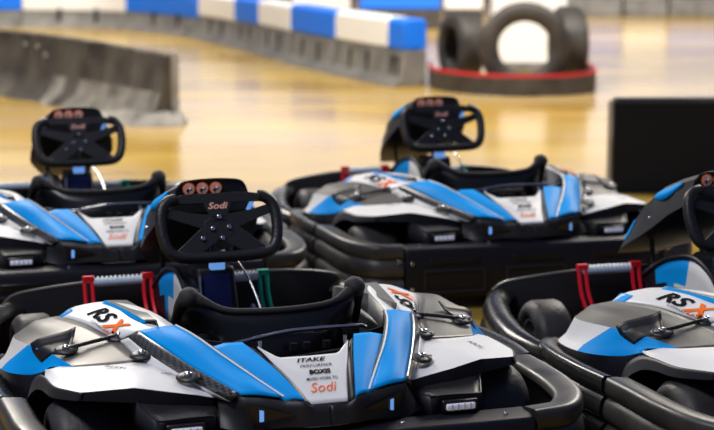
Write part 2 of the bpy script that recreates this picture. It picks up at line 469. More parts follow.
def build_kart():
    K = empty('racing_kart')
    # ---------- chassis
    b = bmesh.new()
    for s in (-1, 1):
        tube(b, [(-.34, .12, .1), (-.36, .5, .08), (-.33, 1.0, .08), (-.28, 1.4, .08), (-.25, 1.85, .09), (-.2, 1.98, .1)], .016, s=s, n=20)
    for v in (.14, .6, 1.1, 1.5, 1.95): tube(b, [(-.33, v, .09), (.33, v, .09)], .015)
    finish('chassis_frame', b, M['satin'], K)
    b = bmesh.new(); hexa(b, [(-.3, .95, .065), (.3, .95, .065), (.24, 1.93, .065), (-.24, 1.93, .065)], [(-.3, .95, .072), (.3, .95, .072), (.24, 1.93, .072), (-.24, 1.93, .072)])
    finish('floor_tray', b, M['satin'], K)
    for s in (-1, 1):
        b = bmesh.new(); hexa(b, [(-.74, .56, .07), (-.3, .56, .07), (-.3, 1.2, .07), (-.74, 1.15, .07)], [(-.74, .56, .085), (-.3, .56, .085), (-.3, 1.2, .085), (-.74, 1.15, .085)], s=s)
        finish('pod_floor', b, M['satin'], K)
    b = bmesh.new(); hexa(b, [(-.5, .0, .06), (.5, .0, .06), (.48, .56, .06), (-.48, .56, .06)], [(-.5, .0, .075), (.5, .0, .075), (.48, .56, .075), (-.48, .56, .075)])
    finish('rear_tray', b, M['satin'], K)
    b = bmesh.new(); tube(b, [(-.6, .36, .15), (.6, .36, .15)], .02, seg=12); finish('rear_axle', b, M['steel'], K)
    b = bmesh.new(); box(b, (.02, .3, .2), (.3, .26, .16)); finish('motor_case', b, M['dark'], K, bev=.015)
    # ---------- wheels
    for s in (-1, 1):
        for (nm, cu, cv, R, wd, r) in (('rear_wheel', -.60, .37, .155, .19, .08), ('front_wheel', -.585, 1.58, .138, .14, .075)):
            b = bmesh.new(); h = wd / 2
            prof = [(-h*.8, r), (-h*.97, r + .012), (-h, (R+r)/2), (-h*.93, R - .022), (-h*.75, R - .006), (-h*.55, R), (h*.55, R), (h*.75, R - .006), (h*.93, R - .022), (h, (R+r)/2), (h*.97, r+.012), (h*.8, r)]
            lathe(b, prof, (cu * s, cv, R), 'X', 40)
            wh = finish(nm, b, M['tyre'], K, smooth=50)
            b = bmesh.new()
            lathe(b, [(-h*.8, r + .003), (-h*.8, r - .008), (-h*.35, r - .018), (-h*.3, .022), (-h*.55, .02), (-h*.55, .001), (-h*.1, .001), (-h*.1, r - .02), (h*.8, r - .006), (h*.8, r + .003)], (cu * s, cv, R), 'X', 28, s=s)
            finish('wheel_rim', b, M['greyd'], wh)
            b = bmesh.new()
            for k in range(3):
                a = k * 2 * PI / 3; box(b, ((cu - h*.5) * s, cv + .032*math.cos(a), R + .032*math.sin(a)), (.014, .013, .013))
            lathe(b, [(-h*.72, .012), (-h*.72, .001), (-h*.4, .001), (-h*.4, .016)], (cu * s, cv, R), 'X', 12, s=s)
            finish('wheel_nut', b, M['steel'], wh)
        b = bmesh.new(); tube(b, [(-.52, 1.58, .14), (-.42, 1.6, .13), (-.26, 1.62, .1)], .014, s=s); box(b, (-.46 * s, 1.58, .14), (.03, .05, .1))
        finish('steering_knuckle', b, M['steel'], K)
        b = bmesh.new(); tube(b, [(-.46, 1.5, .13), (-.08, 1.46, .15)], .008, s=s); finish('tie_rod', b, M['steel'], K)
    # ---------- bumpers
    ribp = [(-.085, .262), (-.082, .280), (-.07, .286), (-.02, .291), (-.006, .288), (0, .278), (.001, .25), (-.004, .236), (-.012, .228), (-.004, .220), (.002, .21), (.006, .185), (.003, .165), (-.006, .155), (-.016, .147), (-.008, .138), (.001, .128),
            (.004, .10), (0, .07), (-.02, .05), (-.075, .045), (-.085, .06), (-.06, .075), (-.055, .235), (-.07, .25)]
    ribq = [(-.085, .235), (-.082, .255), (-.06, .274), (-.03, .287), (-.010, .290), (-.001, .280)] + ribp[6:]
    fp = [(-.09, .245), (-.085, .262), (-.06, .28), (-.035, .286), (-.012, .276), (0, .255), (.006, .222), (-.004, .210), (-.006, .203), (.006, .192), (.018, .155), (.012, .118), (-.002, .108), (0, .095), (.010, .08), (.0, .045), (-.02, .03), (-.08, .03), (-.1, .06), (-.055, .1), (-.06, .225)]
    for s in (-1, 1):
        q = -s   # rails are given for the left side; s=1 here means mirrored
        b = bmesh.new()
        sweep(b, [(-.815, .54, .283), (-.812, .40, .288), (-.805, .24, .29), (-.775, .085, .29), (-.70, -.02, .287), (-.58, -.045, .284)], ribp, 44, s=q)
        o = finish('corner_bumper', b, M['scuff_sheen'], K, smooth=60)
        for (c_, d_) in (((-.60 * q, -.052, .22), (0, -1, 0)), ((-.60 * q, -.052, .1), (0, -1, 0))): screw(o, c_, d_)
        b = bmesh.new()
        sweep(b, [(-.70, 1.23, .235), (-.775, 1.15, .255), (-.82, 1.03, .268), (-.835, .88, .275), (-.835, .7, .282), (-.822, .55, .286)], ribq, 44, s=q)
        o = finish('side_bumper', b, M['bumper'], K, smooth=60)
        screw(o, (-.842 * q, .70, .17), (-q, 0, 0), .012); screw(o, (-.842 * q, .88, .17), (-q, 0, 0), .012)
    b = bmesh.new()
    half = [(-.765, 1.0, .24), (-.82, 1.1, .25), (-.845, 1.25, .258), (-.835, 1.42, .264), (-.80, 1.6, .268), (-.735, 1.80, .262), (-.64, 1.96, .25), (-.45, 2.07, .24), (0, 2.13, .235)]
    full = half + [(-x, y, z) for x, y, z in half[:-1][::-1]]
    sweep(b, full[::-1], fp, 110); finish('front_bumper', b, M['bumper'], K, smooth=60)
    # nose wall
    b = bmesh.new()
    top = [(-.64, 1.97, .235), (-.605, 1.93, .272), (-.5, 1.87, .302), (-.36, 1.83, .322), (-.15, 1.84, .325), (0, 1.85, .325)]
    top = top + [(-x, y, z) for x, y, z in top[:-1][::-1]]
    fr = [(x * 1.0, y + .06, z - .03) for x, y, z in top]; fr2 = [(x, y + .12, .13) for x, y, z in top]
    patch(b, [[(x, y - .0, .09) for x, y, z in top], top, fr, fr2], n=40, m=2)
    finish('nose_cone', b, M['satin'], K, solid=.008)
    nose_o = D.objects['nose_cone']; b = bmesh.new(); tube(b, top, .006, n=60, seg=8); finish('nose_edge_highlight', b, M['greyd'], nose_o)  # paler tube added to draw the lit top edge of the nose
    # rear bar
    b = bmesh.new()
    prof = [(-.045, .06), (-.055, .08), (-.055, .25), (-.045, .268), (-.02, .274), (.045, .274), (.06, .26), (.06, .07), (.05, .05), (-.03, .05)]
    rings = [[b.verts.new((u, v_ + .003, z)) for v_, z in prof] for u in (-.572, -.3, 0, .3, .572)]
    for i in range(4):
        for j in range(10):
            k = (j+1) % 10; b.faces.new((rings[i][j], rings[i][k], rings[i+1][k], rings[i+1][j]))
    b.faces.new(rings[0]); b.faces.new(rings[-1])
    o = finish('rear_bumper', b, M['black'], K, bev=.006)
    for u in (-.36, 0, .36):
        b = bmesh.new(); box(b, (u, -.054, .215), (.22, .008, .028)); finish('slot', b, M['dark'], o, bev=.006)
    for u in (-.36, 0, .36):
        b = bmesh.new()
        for uu in (-.13, .13): box(b, (u + uu, -.055, .13), (.012, .008, .09))
        box(b, (u, -.055, .085), (.27, .008, .01)); box(b, (u, -.055, .175), (.27, .008, .01))
        finish('moulded_frame', b, M['satin'], o, bev=.002)
    for u in (-.545, .545):
        screw(o, (u, -.053, .21), (0, -1, 0)); screw(o, (u, -.053, .1), (0, -1, 0))
    for u in (-.5, -.2, .2, .5): screw(o, (u, -.01, .276), (0, 0, 1), .007)
    # ---------- side pods
    for s in (-1, 1):
        q = -s
        A0 = [(-.60, 1.22, .15), (-.71, 1.14, .15), (-.755, .98, .16), (-.75, .8, .17), (-.72, .68, .19), (-.69, .60, .20)]
        A = [(-.60, 1.22, .25), (-.715, 1.13, .252), (-.765, .96, .272), (-.758, .80, .288), (-.705, .68, .305), (-.668, .60, .333)]
        Am = [(-.60, 1.205, .262), (-.70, 1.11, .275), (-.748, .95, .292), (-.742, .81, .308), (-.695, .685, .325), (-.655, .60, .345)]
        B = [(-.595, 1.185, .315), (-.68, 1.085, .335), (-.718, .94, .355), (-.69, .76, .371), (-.645, .64, .372), (-.60, .49, .366)]
        Bm = [(-.58, 1.165, .34), (-.635, 1.07, .372), (-.652, .93, .395), (-.61, .77, .402), (-.565, .65, .398), (-.51, .45, .376)]
        Cc = [(-.56, 1.14, .352), (-.575, 1.04, .388), (-.565, .92, .408), (-.53, .79, .42), (-.475, .66, .412), (-.42, .42, .387)]
        b = bmesh.new()
        def mf(band, t):
            if band == 0: return 3
            if band in (1, 2): return 1 if t < .60 else 2
            return 0
        patch(b, [A0, A, Am, B, Bm, Cc], n=36, m=3, s=q, matfn=mf)
        podtree = tree_of(b)
        pod = finish('side_pod', b, [M['grey'], M['white'], M['blue'], M['black']], K, smooth=28, solid=.004)
        # white lettering strip
        Ct = [(-.56, 1.12, .347), (-.575, 1.03, .385), (-.565, .92, .41), (-.53, .79, .422), (-.485, .67, .414), (-.455, .60, .408)]
        Cm = [(-.54, 1.125, .36), (-.53, 1.05, .408), (-.50, .95, .432), (-.46, .81, .444), (-.43, .68, .442), (-.41, .527, .447)]
        Dd = [(-.53, 1.12, .355), (-.49, 1.06, .41), (-.44, .99, .436), (-.375, .83, .456), (-.34, .65, .468), (-.317, .475, .469)]
        D0 = [(-.50, 1.13, .2), (-.45, 1.07, .2), (-.40, .99, .2), (-.345, .83, .2), (-.31, .65, .2), (-.29, .475, .2)]
        b = bmesh.new(); patch(b, [Ct, Cm, Dd], n=32, m=4, s=q, smooth_across=True); tr = tree_of(b)
        strip = finish('lettering_strip', b, M['white'], pod, solid=.003)
        b = bmesh.new()
        patch(b, [[(-.565, 1.08, .366), (-.575, 1.02, .387), (-.57, .95, .403)], [(-.52, 1.09, .398), (-.53, 1.035, .409), (-.535, .965, .418)]], n=8, m=3, s=q)
        bmesh.ops.translate(b, verts=b.verts, vec=(0, 0, .0035))
        finish('blue_flash', b, M['blue'], pod, solid=.002)
        b = bmesh.new(); patch(b, [Dd, D0], n=24, m=1, s=q)
        finish('inner_wall', b, M['greyd'] if False else M['dark'], pod, solid=.006)
        # raised inner fin with blue face
        b = bmesh.new()
        F1 = [(-.452, .95, .432), (-.42, .77, .444), (-.387, .585, .452)]
        F2 = [(-.440, .935, .452), (-.41, .76, .461), (-.381, .57, .467)]
        F3 = [(-.345, 1.10, .412), (-.355, .80, .452), (-.362, .51, .480)]
        F4 = [(-.34, 1.10, .36), (-.345, .80, .40), (-.35, .51, .44)]
        patch(b, [F1, F2, F3, F4], n=16, m=2, s=q, mi=[0, 1, 1])
        finish('inner_fin', b, [M['blue'], M['grey']], pod, solid=.003)
        # lettering
        b = bmesh.new()
        if q == 1:   # left pod, read from the left
            a0, a1, c1, c0 = Vector((-.535, .84, .42)), Vector((-.475, .595, .42)), Vector((-.415, .605, .45)), Vector((-.455, .88, .44))
        else:
            a0, a1, c1, c0 = Vector((.475, .595, .42)), Vector((.535, .84, .42)), Vector((.455, .88, .44)), Vector((.415, .605, .45))
        def sub(x0, x1, y0=0., y1=1.):
            f = lambda x, y: a0.lerp(a1, x).lerp(c0.lerp(c1, x), y)
            return [f(x0, y0), f(x1, y0), f(x1, y1), f(x0, y1)]
        put_text(b, 'RS', sub(0, .56, .28, 1), tr, shear=.3, bold=.03, mi=0)
        put_text(b, 'X', sub(.53, 1.0, .22, 1), tr, shear=.3, bold=.05, mi=1)
        put_text(b, 'SODIKART', sub(.28, .62, .08, .2), tr, mi=0)
        put_text(b, 'SPORT', sub(.64, .84, .06, .2), tr, mi=1)
        finish('lettering', b, [M['ink'], M['orange']], pod, smooth=0)
        # strap bracket
        b = bmesh.new()
        rows = []
        for k in range(7):
            t_ = k / 6; lo_ = Vector((-.672, .655, 0)).lerp(Vector((-.60, .60, 0)), t_); hi_ = Vector((-.692, .745, 0)).lerp(Vector((-.565, .70, 0)), t_)
            row = []
            for e_ in (0, .25, .5, .75, 1):
                p_ = lo_.lerp(hi_, e_); hit = podtree.ray_cast(Vector((p_.x * q, p_.y, .6)), Vector((0, 0, -1)), .5)[0]
                z_ = hit.z if hit is not None else .35
                row.append((p_.x, p_.y, z_ + .004 + .016 * (e_ > .9) + .010 * (t_ > .9)))
            rows.append(row)
        patch(b, [[r_[j_] for r_ in rows] for j_ in range(5)], n=12, m=2, s=q)
        finish('strap_bracket', b, M['black'], pod, solid=.004)
        b = bmesh.new(); tube(b, [(-.612, .60, .396), (-.56, .60, .405), (-.50, .608, .414), (-.452, .615, .420)], .006, s=q, n=14)
        finish('rubber_strap', b, M['grip'], pod)
        for (u, v, h, a) in ((-.452, .615, .414, .3), (-.42, .431, .403, .5), (-.335, .214, .389, .7), (-.608, .60, .392, .5)):
            b = bmesh.new()
            bmesh.ops.create_uvsphere(b, u_segments=18, v_segments=10, radius=1, matrix=Matrix.Translation((u*q, v, h)) @ Matrix.Rotation(-a*q, 4, 'Z') @ Matrix.Rotation(.25, 4, 'X') @ Matrix.Diagonal((.036, .029, .009, 1)))
            la = finish('latch', b, M['grip'], pod)
            b = bmesh.new()
            bmesh.ops.create_uvsphere(b, u_segments=12, v_segments=8, radius=1, matrix=Matrix.Translation((u*q, v, h + .009)) @ Matrix.Diagonal((.012, .012, .007, 1)))
            for dx in (-.02, .02):
                box(b, (u*q + dx, v - .004, h + .006), (.016, .006, .004))
            la2 = finish('latch_screw', b, M['steel'], pod)
        # ---------- rear fender
        J = [(-.455, .60, .406), (-.42, .42, .386), (-.36, .30, .379), (-.30, .19, .352), (-.27, .16, .339)]
        Fo = [(-.668, .60, .335), (-.635, .545, .358), (-.60, .49, .367), (-.51, .445, .377), (-.42, .42, .386), (-.36, .30, .379), (-.30, .19, .352), (-.268, .162, .339)]
        Fl = [(-.668, .60, .333), (-.682, .50, .342), (-.672, .36, .350), (-.622, .235, .364), (-.49, .16, .386), (-.40, .14, .372), (-.32, .148, .354), (-.267, .16, .338)]
        Fl2 = [(u * 1.003, v - .004, h - (.012, .014, .014, .02, .038, .04, .04, .04)[i_]) for i_, (u, v, h) in enumerate(Fl)]
        Fl3 = [(u * .98, v + .02, h - .006) for u, v, h in Fl2]
        b = bmesh.new(); patch(b, [Fo, [tuple(Vector(a).lerp(Vector(c), .5) + Vector((0, 0, .004))) for a, c in zip(Fo, Fl)], Fl, Fl2, Fl3], n=40, m=3, s=q, mi=[0, 0, 1, 1], linear=True)
        ar1 = [(-.62, .228, .366), (-.672, .36, .352), (-.682, .50, .344), (-.690, .57, .332), (-.705, .63, .29), (-.712, .66, .22), (-.712, .67, .12)]
        ar2 = [(-.625, .226, .345), (-.680, .35, .325), (-.694, .47, .315), (-.705, .54, .298), (-.722, .59, .26), (-.730, .61, .20), (-.730, .62, .12)]
        ar3 = [(u + .06, v - .01, h) for u, v, h in ar2]
        wa = bmesh.new(); patch(wa, [ar1, ar2, ar3], n=26, m=3, s=q)
        arch_o = finish('wheel_arch', wa, M['satin'], K, smooth=40, solid=.004)
        wa = bmesh.new(); patch(wa, [[(-.71, .655, .12), (-.5, .655, .1), (-.3, .62, .1)], [(-.70, .645, .29), (-.5, .645, .36), (-.3, .6, .38)]], n=8, m=1, s=q)
        finish('wheel_well', wa, M['dark'], arch_o, solid=.004)
        fe = finish('rear_fender', b, [M['white'], M['black']], K, smooth=30, solid=.003)
        b = bmesh.new()
        if q == 1: put_text(b, 'BESTKART-SHOP', [(-.53, .41, .38), (-.37, .27, .38), (-.362, .282, .38), (-.52, .425, .38)], None, mi=0, lift=.0)
        else: put_text(b, 'SODI', [(.560, .30, .378), (.560, .40, .372), (.545, .40, .372), (.545, .30, .378)], None, mi=0, lift=.0)
        for v in b.verts: v.co.z += .004
        finish('lettering', b, M['ink'], fe, smooth=0)
        # carbon edge and silver ledge
        Kc = [(-.437, .545, .428), (-.398, .41, .405), (-.33, .25, .376), (-.252, .075, .352)]
        Jj = [(-.455, .60, .406), (-.42, .42, .386), (-.345, .265, .368), (-.268, .162, .339)]
        O = [(-.412, .526, .447), (-.368, .39, .428), (-.312, .245, .402), (-.231, .055, .374)]
        I = [(-.317, .473, .470), (-.285, .36, .462), (-.235, .24, .432), (-.175, .13, .395), (-.121, .03, .363)]
        Im = [(-.365, .50, .462), (-.33, .375, .452), (-.278, .245, .425), (-.205, .09, .392), (-.178, .042, .372)]
        b = bmesh.new(); patch(b, [Jj, Kc], n=20, m=3, s=q, mi=0); 
        finish('ledge', b, M['white'], fe, solid=.003)
        co = bmesh.new(); patch(co, [Kc, [tuple(Vector(a) + Vector((-.002, 0, .004))) for a in O]], n=20, m=2, s=q); cw = finish('carbon_edge', co, M['carbon'], K, solid=.003)
        b = bmesh.new(); patch(b, [O, Im, I], n=26, m=4, s=q, smooth_across=True)
        bs = finish('blue_fin', b, M['blue'], K, solid=.004)
        b = bmesh.new(); patch(b, [I, [(u + .004, v, h - .03) for u, v, h in I], [(u + .02, v + .02, h - .09) for u, v, h in I]], n=26, m=1, s=q)
        finish('fin_inner_edge', b, M['black'], bs, solid=.002)
        b = bmesh.new(); tube(b, [(u + .003, v, h + .002) for u, v, h in I], .0032, s=q, n=30, seg=6); finish('piping', b, M['white'], bs)
        b = bmesh.new(); tube(b, [(u + .009, v, h - .001) for u, v, h in I], .0035, s=q, n=30, seg=6); finish('seal', b, M['black'], bs)
        # inner lower blue panel
        O2 = [(-.262, .315, .437), (-.215, .215, .412), (-.165, .11, .382), (-.118, .018, .356)]
        I2 = [(-.163, .303, .450), (-.130, .20, .426), (-.098, .09, .396), (-.072, -.003, .362)]
        b = bmesh.new(); patch(b, [O2, [tuple(Vector(a).lerp(Vector(c), .5) + Vector((0, 0, .006))) for a, c in zip(O2, I2)], I2, [(u + .002, v, h - .02) for u, v, h in I2]], n=20, m=3, s=q, smooth_across=False)
        bp_ = finish('blue_panel', b, M['blue'], K, smooth=60, solid=.003)
        b = bmesh.new(); patch(b, [I2, [(-.140, .27, .446), (-.108, .19, .423), (-.078, .085, .392), (-.052, .0, .350)]], n=18, m=2, s=q)
        bmesh.ops.translate(b, verts=b.verts, vec=(0, 0, -.006)); finish('panel_gap', b, M['black'], bp_, solid=.003)
        b = bmesh.new(); patch(b, [[(-.29, .37, .455), (-.20, .33, .447), (-.163, .303, .448)], [(-.29, .39, .40), (-.20, .36, .39), (-.163, .33, .39)]], n=8, m=1, s=q)
        finish('panel_front_face', b, M['dark'], bp_, solid=.003)
        # ---------- valance + lamp housing
        b = bmesh.new()
        VT = [(-.267, .158, .336), (-.231, .052, .368), (-.178, .034, .366), (-.121, .02, .357), (-.072, -.008, .358), (-.05, -.004, .342), (0, -.006, .342)]
        VB = [(-.285, .075, .285), (-.235, .05, .275), (-.178, .03, .28), (-.121, .01, .288), (-.072, -.012, .29), (-.05, -.018, .292), (0, -.02, .292)]
        patch(b, [VT, VB, [(u, v + .05, h - .015) for u, v, h in VB]], n=40, m=3, s=q, linear=True)
        va = finish('rear_valance', b, M['satin'], K, smooth=30, solid=.003)
        b = bmesh.new(); hexa(b, [(-.216, .041, .352), (-.098, .003, .322), (-.203, .042, .295)], [(-.216, .034, .352), (-.098, -.004, .322), (-.203, .034, .295)], s=q)
        finish('vent', b, M['dark'], va)
        b = bmesh.new(); hexa(b, [(-.186, .026, .336), (-.176, .022, .334), (-.176, .022, .306), (-.186, .026, .304)], [(-.186, .022, .336), (-.176, .018, .334), (-.176, .018, .306), (-.186, .022, .304)], s=q)
        finish('vent_lamp', b, M['screen'], va)
        b = bmesh.new()
        # sloped recess, face, outer post
        patch(b, [[(-.495, .18, .35), (-.38, .165, .338), (-.27, .17, .316)], [(-.452, .058, .320), (-.38, .058, .322), (-.305, .058, .322)], [(-.452, .052, .315), (-.38, .052, .317), (-.305, .052, .317)], [(-.45, .055, .245), (-.38, .055, .245), (-.31, .055, .245)]], n=8, m=1, s=q, linear=True)
        patch(b, [[(-.495, .18, .35), (-.475, .12, .335), (-.452, .055, .317)], [(-.49, .2, .25), (-.47, .12, .245), (-.45, .055, .245)]], n=6, m=1, s=q)
        patch(b, [[(-.27, .17, .316), (-.285, .12, .318), (-.305, .055, .32)], [(-.27, .10, .25), (-.285, .08, .25), (-.31, .055, .245)]], n=6, m=1, s=q)
        lh = finish('lamp_housing', b, M['satin'], K, smooth=20, solid=.004)
        b = bmesh.new(); tube(b, [(-.495, .178, .352), (-.45, .053, .320), (-.38, .053, .323), (-.303, .053, .323)], .003, s=q, seg=6, n=20, linear=True)
        finish('housing_edge', b, M['black'], lh)
        b = bmesh.new(); box(b, (-.381 * q, .030, .296), (.084, .02, .018)); tl = finish('tail_light', b, M['lens'], K, bev=.004)
        b = bmesh.new(); box(b, (-.381 * q, .038, .296), (.104, .02, .034)); finish('lamp_body', b, M['dark'], tl, bev=.004)
        b = bmesh.new(); box(b, (-.381 * q, .03, .270), (.11, .03, .006)); finish('lamp_bracket', b, M['steel'], tl, bev=.001)
        b = bmesh.new()
        for k in range(4): box(b, ((-.381 + (k - 1.5) * .018) * q, .0190, .296), (.0025, .003, .018))
        finish('lens_rib', b, M['steel'], tl)
        # battery cover next to the seat
        b = bmesh.new(); hexa(b, [(-.42, .45, .1), (-.29, .45, .1), (-.30, .95, .1), (-.5, .95, .1)], [(-.40, .47, .40), (-.31, .47, .42), (-.34, .9, .40), (-.46, .93, .38)], s=q)
        finish('battery_case', b, M['satin'], K, bev=.012)
    # ---------- white rear panel
    b = bmesh.new()
    patch(b, [[(-.131, .258, .446), (-.085, .205, .424), (0, .20, .424), (.085, .205, .424), (.131, .258, .446)],
              [(-.092, .14, .400), (-.05, .13, .400), (0, .13, .400), (.05, .13, .400), (.092, .14, .400)],
              [(-.05, .002, .346), (-.025, .002, .346), (0, .002, .346), (.025, .002, .346), (.05, .002, .346)]], n=25, m=8, linear=True)
    tr = tree_of(b)
    wp = finish('rear_panel', b, M['white'], K, smooth=40, solid=.003)
    b = bmesh.new()
    def q4(cx, cy, wd_, hh): return [(cx - wd_/2, cy - hh/2, .5), (cx + wd_/2, cy - hh/2, .5), (cx + wd_/2, cy + hh/2, .5), (cx - wd_/2, cy + hh/2, .5)]
    put_text(b, 'ITAKE', q4(.0, .178, .085, .018), tr, shear=.4, bold=.02)
    put_text(b, 'PERFORMER', q4(.005, .150, .09, .013), tr, shear=.3)
    put_text(b, 'BOXIS', q4(.008, .122, .062, .018), tr, shear=.2, bold=.05)
    put_text(b, 'MIXED-WORK TO', q4(.006, .094, .088, .011), tr, shear=.2, bold=.01)
    put_text(b, 'Sodi', q4(.0, .060, .078, .036), tr, shear=.45, bold=.0, mi=1)
    finish('lettering', b, [M['ink'], M['orange']], wp, smooth=0)
    for s in (-1, 1):
        b = bmesh.new(); tube(b, [(.122*s, .26, .437), (.122*s, .262, .46)], .006); finish('locating_pin', b, M['steel'], wp)
    # ---------- deck under the seat back, seat
    b = bmesh.new(); hexa(b, [(-.29, .1, .12), (.29, .1, .12), (.29, .42, .12), (-.29, .42, .12)], [(-.22, .1, .27), (.22, .1, .27), (.26, .42, .33), (-.26, .42, .33)])
    finish('rear_crossbox', b, M['dark'], K, bev=.02)
    rimp = [(-.275, .70, .34), (-.285, .66, .42), (-.275, .61, .495), (-.250, .575, .526), (-.200, .55, .508), (-.15, .53, .490), (-.08, .52, .485), (0, .515, .484), (.08, .52, .485), (.15, .53, .490), (.200, .55, .500), (.250, .575, .518), (.275, .61, .495), (.285, .66, .42), (.275, .70, .34)]
    b = bmesh.new()
    inner = [(u * .97, v, h) for u, v, h in rimp]
    mid = [(-.25, .80, .22), (-.25, .78, .25), (-.25, .72, .3), (-.23, .62, .33), (-.18, .53, .33), (-.12, .49, .33), (-.06, .47, .33), (0, .465, .33), (.06, .47, .33), (.12, .49, .33), (.18, .53, .33), (.23, .62, .33), (.25, .72, .3), (.25, .78, .25), (.25, .80, .22)]
    low = [(-.20, .95, .14), (-.20, .92, .13), (-.2, .85, .12), (-.19, .7, .12), (-.15, .58, .12), (-.1, .54, .12), (-.05, .52, .12), (0, .52, .12), (.05, .52, .12), (.1, .54, .12), (.15, .58, .12), (.19, .7, .12), (.2, .85, .12), (.2, .92, .13), (.20, .95, .14)]
    bot = [(x * .5, 1.0 if abs(x) > .15 else .8, .11) for x, y, z in low]
    patch(b, [inner, mid, low, bot], n=44, m=5, smooth_across=True)
    se = finish('seat', b, M['dark'], K, smooth=60, solid=.008)
    b = bmesh.new(); tube(b, rimp, lambda t: .010 + .014 * max(0, 1 - abs(abs(t - .5) - .27) / .08), n=90, seg=12)
    finish('seat_rim', b, M['foam'], se)
    for s in (-1, 1):
        b = bmesh.new(); bmesh.ops.create_uvsphere(b, u_segments=18, v_segments=12, radius=1, matrix=Matrix.Translation((.252*s, .578, .526)) @ Matrix.Diagonal((.032, .036, .030, 1)))
        finish('shoulder_pad', b, M['foam'], se)
        b = bmesh.new(); lathe(b, [(0, .026), (-.008, .026), (-.012, .012), (-.012, .001), (0, .001)], (.225*s, .535, .40), 'Y', 20)
        finish('seat_bolt', b, M['steel'] if False else M['grip'], se)
    b = bmesh.new(); tube(b, [(-.24, .47, .40), (-.20, .45, .405), (-.02, .44, .435), (.06, .44, .44), (.22, .46, .435), (.26, .50, .42)], .006, n=30, seg=8); finish('seat_stay', b, M['steel'], K)
    b = bmesh.new(); tube(b, [(-.10, .40, .36), (.0, .38, .375), (.2, .4, .385)], .005, n=20, seg=8)
    for u in (-.12, .02, .06, .12): box(b, (u, .43, .395), (.02, .02, .02))
    finish('brake_linkage', b, M['satin'], K)
    b = bmesh.new()
    for s in (-1, 1): tube(b, [(.15*s, .52, .30), (.18*s, .42, .2), (.2*s, .34, .12)], .011, n=12)
    finish('seat_strut', b, M['satin'], K)
    # ---------- steering wheel
    ph = math.radians(24)
    Wc = Vector((0, 1.262, .606)); ax = Vector((1, 0, 0)); ay = Vector((0, math.sin(ph), math.cos(ph))); az = Vector((0, -math.cos(ph), math.sin(ph)))
    def wp3(x, y, z=0): return tuple(Wc + ax*x + ay*y*.84 + az*z)
    path = [(-.14, .115), (-.165, .108), (-.188, .08), (-.196, .03), (-.194, -.03), (-.182, -.085), (-.155, -.115), (-.10, -.124), (0, -.126), (.10, -.124), (.155, -.115), (.182, -.085), (.194, -.03), (.196, .03), (.188, .08), (.165, .108), (.14, .115)]
    b = bmesh.new(); tube(b, [wp3(x, y, .004) for x, y in path], lambda t: .0195, n=80, seg=14)
    sw = finish('steering_wheel', b, M['grip'], K, smooth=60)
    b = bmesh.new()
    def plate(pts, z0=-.006, z1=.006):
        hexa(b, [wp3(x, y, z0) for x, y in pts], [wp3(x, y, z1) for x, y in pts])
    plate([(-.16, .122), (-.10, .134), (.10, .134), (.16, .122), (.15, .094), (-.15, .094)])
    plate([(-.05, .10), (.05, .10), (.026, .03), (-.026, .03)])
    hub = [(.058*math.cos(a), -.005 + .052*math.sin(a)) for a in [PI/8 + k*PI/4 for k in range(8)]]
    plate(hub)
    for s in (-1, 1):
        plate([(s*.02, .045), (s*.06, -.01), (s*.19, .050), (s*.19, .085), (s*.10, .058)][::s], -.005, .005)
        plate([(s*.058, .0), (s*.005, -.055), (s*.10, -.13), (s*.165, -.108)][::s], -.005, .005)
    plate([(-.05, -.112), (.05, -.112), (.06, -.13), (-.06, -.13)])
    finish('wheel_plate', b, M['satin'], sw, smooth=0, bev=.002)
    for (x, y) in ((0, .035), (-.026, -.012), (.03, -.008), (-.062, -.05), (.004, -.052)):
        screw(sw, wp3(x, y, .010), tuple(az), .0095, 'wheel_bolt')
    b = bmesh.new(); put_text(b, 'Sodi', [wp3(-.034, .068), wp3(.034, .068), wp3(.034, .095), wp3(-.034, .095)], None, cast=-az, lift=.0075, shear=.3, bold=.02)
    finish('lettering', b, M['salmon'], sw, smooth=0)
    b = bmesh.new(); tube(b, [wp3(0, 0, -.02), wp3(0, -.005, -.05), (0, 1.42, .42), (0, 1.6, .2)], .014, n=20)
    lathe(b, [(-.03, .001), (-.03, .035), (.0, .035), (0, .001)], (0, 1.292, .60), 'Y', 16)
    st = finish('steering_column', b, M['satin'], K)
    b = bmesh.new(); box(b, (.125, 1.33, .665), (.013, .01, .05), Matrix.Rotation(.45, 3, 'Y')); finish('switch', b, M['screen'], sw)
    # ---------- dashboard hood
    secs = [(1.380, .741, .635, .120, .145), (1.46, .714, .585, .138, .18), (1.56, .672, .52, .160, .195), (1.68, .600, .465, .166, .19), (1.80, .520, .425, .148, .168), (1.94, .432, .378, .118, .13), (2.075, .347, .328, .085, .09)]
    b = bmesh.new(); rr = []
    for v, zt, zb, wt, wb in secs:
        dz = zt - zb
        ring = [(-wb, v, zb), (-wt, v, zt - .02), (-wt + .02, v, zt - .003), (-.04, v, zt + .004), (.04, v, zt + .004), (wt - .02, v, zt - .003), (wt, v, zt - .02), (wb, v, zb)]
        rr.append([b.verts.new(p) for p in ring])
    for i in range(len(rr) - 1):
        for j in range(7): b.faces.new((rr[i][j], rr[i][j+1], rr[i+1][j+1], rr[i+1][j]))
    # dash face
    b.faces.new(rr[0]); b.faces.new(rr[-1])
    for i in range(len(rr) - 1): b.faces.new((rr[i][0], rr[i][7], rr[i+1][7], rr[i+1][0]))
    ho = finish('dashboard_hood', b, M['satin'], K, smooth=30, bev=.004)
    b = bmesh.new(); tube(b, [(-.116, 1.376, .716), (-.10, 1.376, .737), (-.04, 1.376, .745), (.04, 1.376, .745), (.10, 1.376, .737), (.116, 1.376, .716)], .004, n=24, seg=8); finish('hood_lip', b, M['satin'], ho)
